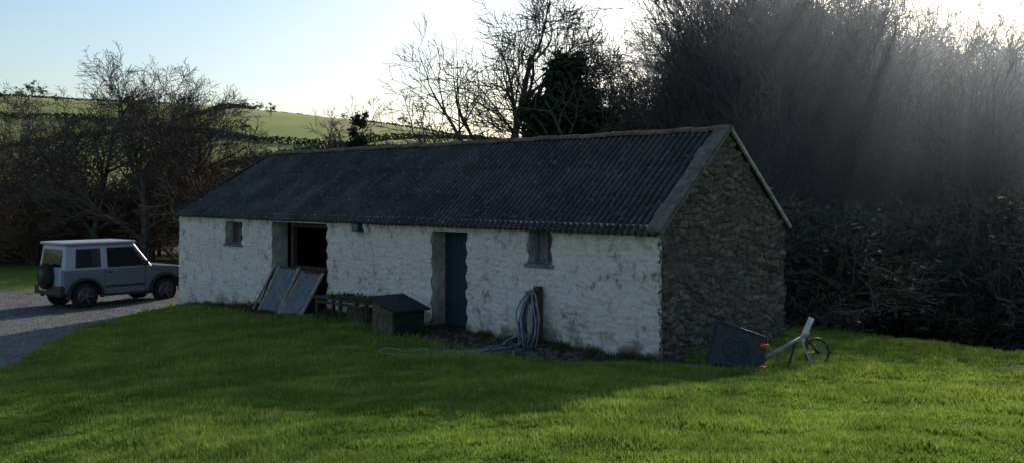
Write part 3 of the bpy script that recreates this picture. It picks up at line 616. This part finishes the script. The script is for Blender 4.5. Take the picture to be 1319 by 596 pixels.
# ---------------- grass ----------------
grm=leafmat('grass_blades',(.14,.24,.03),(.36,.42,.07),.5)
N=540000
yv=5.5*(34/5.5)**(R.rand(N)**.9); xk=(R.rand(N)*1.16-.58); xv=xk*yv
T,D=toB(xv,yv); keep=~((T>-.06)&(T<20.1)&(D>-.05)&(D<4.3)); keep&=xv>drive_edge(yv)+.05*R.normal(size=N)
clump=fbm(xv,yv,21,1.3)+.6*fbm(xv,yv,22,6)
keep&=(dirtmask(T,D)+.25*clump<.38+.15*R.normal(size=N)); keep&=((xv-6)*.747+(yv-21.8)*.664)<7
keep&=(R.rand(N)*.75+.2*clump+.1)>sandm(xv,yv)*.85; keep&=~(np.exp(-(((xv-8.9)/1.0)**2+((yv-16.6)/.9)**2))+.2*clump>.45)
keep&=(clump>-.9+.3*R.normal(size=N))
xv=xv[keep];yv=yv[keep];cl_=clump[keep]; n=len(xv); zv=gz(xv,yv)-.005
a=R.rand(n)*6.28; hgt=(.028+.042*R.rand(n))*(1+.85*np.clip(cl_,-.6,1.6))*(1+.02*yv); wdt=(.0045+.0009*yv)*(.7+.6*R.rand(n)); ln=hgt*(.25+.7*R.rand(n)); la=R.rand(n)*6.28
B=np.stack([xv,yv,zv],-1); dx=np.stack([np.cos(a)*wdt,np.sin(a)*wdt,np.zeros(n)],-1); tp=B+np.stack([np.cos(la)*ln,np.sin(la)*ln,hgt],-1)
V=np.stack([B-dx,B+dx,tp],1).reshape(-1,3); F=np.arange(3*n).reshape(-1,3)
add('grass',np_mesh('grass',V,F,grm,attrs={'rnd':np.repeat(np.clip(R.rand(n)*.7+.3*cl_+.1,0,1),3)}))
# dead leaves, weeds near wall
n=9000; t_=R.rand(n)*19-.4; d_=-np.abs(R.normal(size=n))*.9*np.interp(t_,[0,2,4,8,20],[.6,1.5,1.4,.8,.35])-.03; P=BWn(t_,d_,0*t_); P[:,2]=gz(P[:,0],P[:,1])+.02*R.rand(n)
v,f,r=quads(P,.06); add('dead_leaves',np_mesh('dead_leaves',v,f,brownleaf,attrs={'rnd':r}))
n=2600; t_=R.rand(n)*4+1.2; d_=-R.rand(n)**1.5*1.9-.05; P=BWn(t_,d_,0*t_); P[:,2]=gz(P[:,0],P[:,1])+.01
sm=simple('loose_stone',(.14,.125,.11),(.07,.065,.06),9,.9,.15)
Vv=[];Ff=[]
for p in P[:240]:
    s=random.uniform(.02,.06); o=len(Vv); k=[Vector((random.uniform(.7,1.2)*x,random.uniform(.7,1.2)*y,random.uniform(.5,.9)*z))*s for z in(-1,1) for x,y in((-1,-1),(1,-1),(1,1),(-1,1))]
    Mx=Euler((0,0,random.uniform(0,6))).to_matrix(); Vv+=[Vector(p)+Mx@q for q in k]; Ff+=[tuple(o+i for i in fc) for fc in BF]
pym('loose_stones',Vv,Ff,sm)
# weeds and tussocks against the wall foot
n=14000; t_=R.rand(n)*19.5; t_=np.where(R.rand(n)<.5,np.floor(t_*1.3)/1.3+R.normal(size=n)*.12,t_); d_=-np.abs(R.normal(size=n))*.12-.06; ok=~(((t_>5.3)&(t_<6.7))|((t_>11.0)&(t_<14.0))|(t_<.1)|(t_>19.8)); t_=t_[ok];d_=d_[ok];n=len(t_)
P=BWn(t_,d_,0*t_); P[:,2]=gz(P[:,0],P[:,1])-.01; hh=(.05+.16*R.rand(n)**2)*(.6+.6*np.abs(np.sin(t_*3.1))); a=R.rand(n)*6.28; dx=np.stack([np.cos(a)*.012,np.sin(a)*.012,0*a],-1); la=R.rand(n)*6.28
tp=P+np.stack([np.cos(la)*hh*.5,np.sin(la)*hh*.5,hh],-1); V=np.stack([P-dx,P+dx,tp],1).reshape(-1,3)
add('wall_foot_weeds',np_mesh('weeds',V,np.arange(3*n).reshape(-1,3),leafmat('weed_leaves',(.06,.09,.02),(.16,.17,.05),.4),attrs={'rnd':np.repeat(R.rand(n),3)}))
# ---------------- haze box, added to imitate lens glare over the wood ----------------
ms=NT('glare_haze_mat'); ms.t.nodes.remove(ms.b); vs=ms.n('ShaderNodeVolumeScatter'); vs.inputs['Color'].default_value=(.80,.90,1,1); vs.inputs['Density'].default_value=.005; vs.inputs['Anisotropy'].default_value=.6
ms.t.links.new(vs.outputs[0],ms.out.inputs['Volume'])
V=[(6.5,24,-6),(70,24,-6),(70,80,-6),(-1,80,-6),(6.5,24,12),(70,24,12),(70,80,19),(-1,80,19)]
pym('glare_haze',V,BF,ms.m)
# ---------------- camera ----------------
cd=bpy.data.cameras.new('camera'); cam=add('camera',cd,loc=(0,0,3.08),rot=(math.radians(90),0,0)); cd.sensor_width=36; cd.lens=36*1262/1319; cd.shift_y=-50/1319; cd.clip_start=.1; cd.clip_end=9000
scene.camera=cam
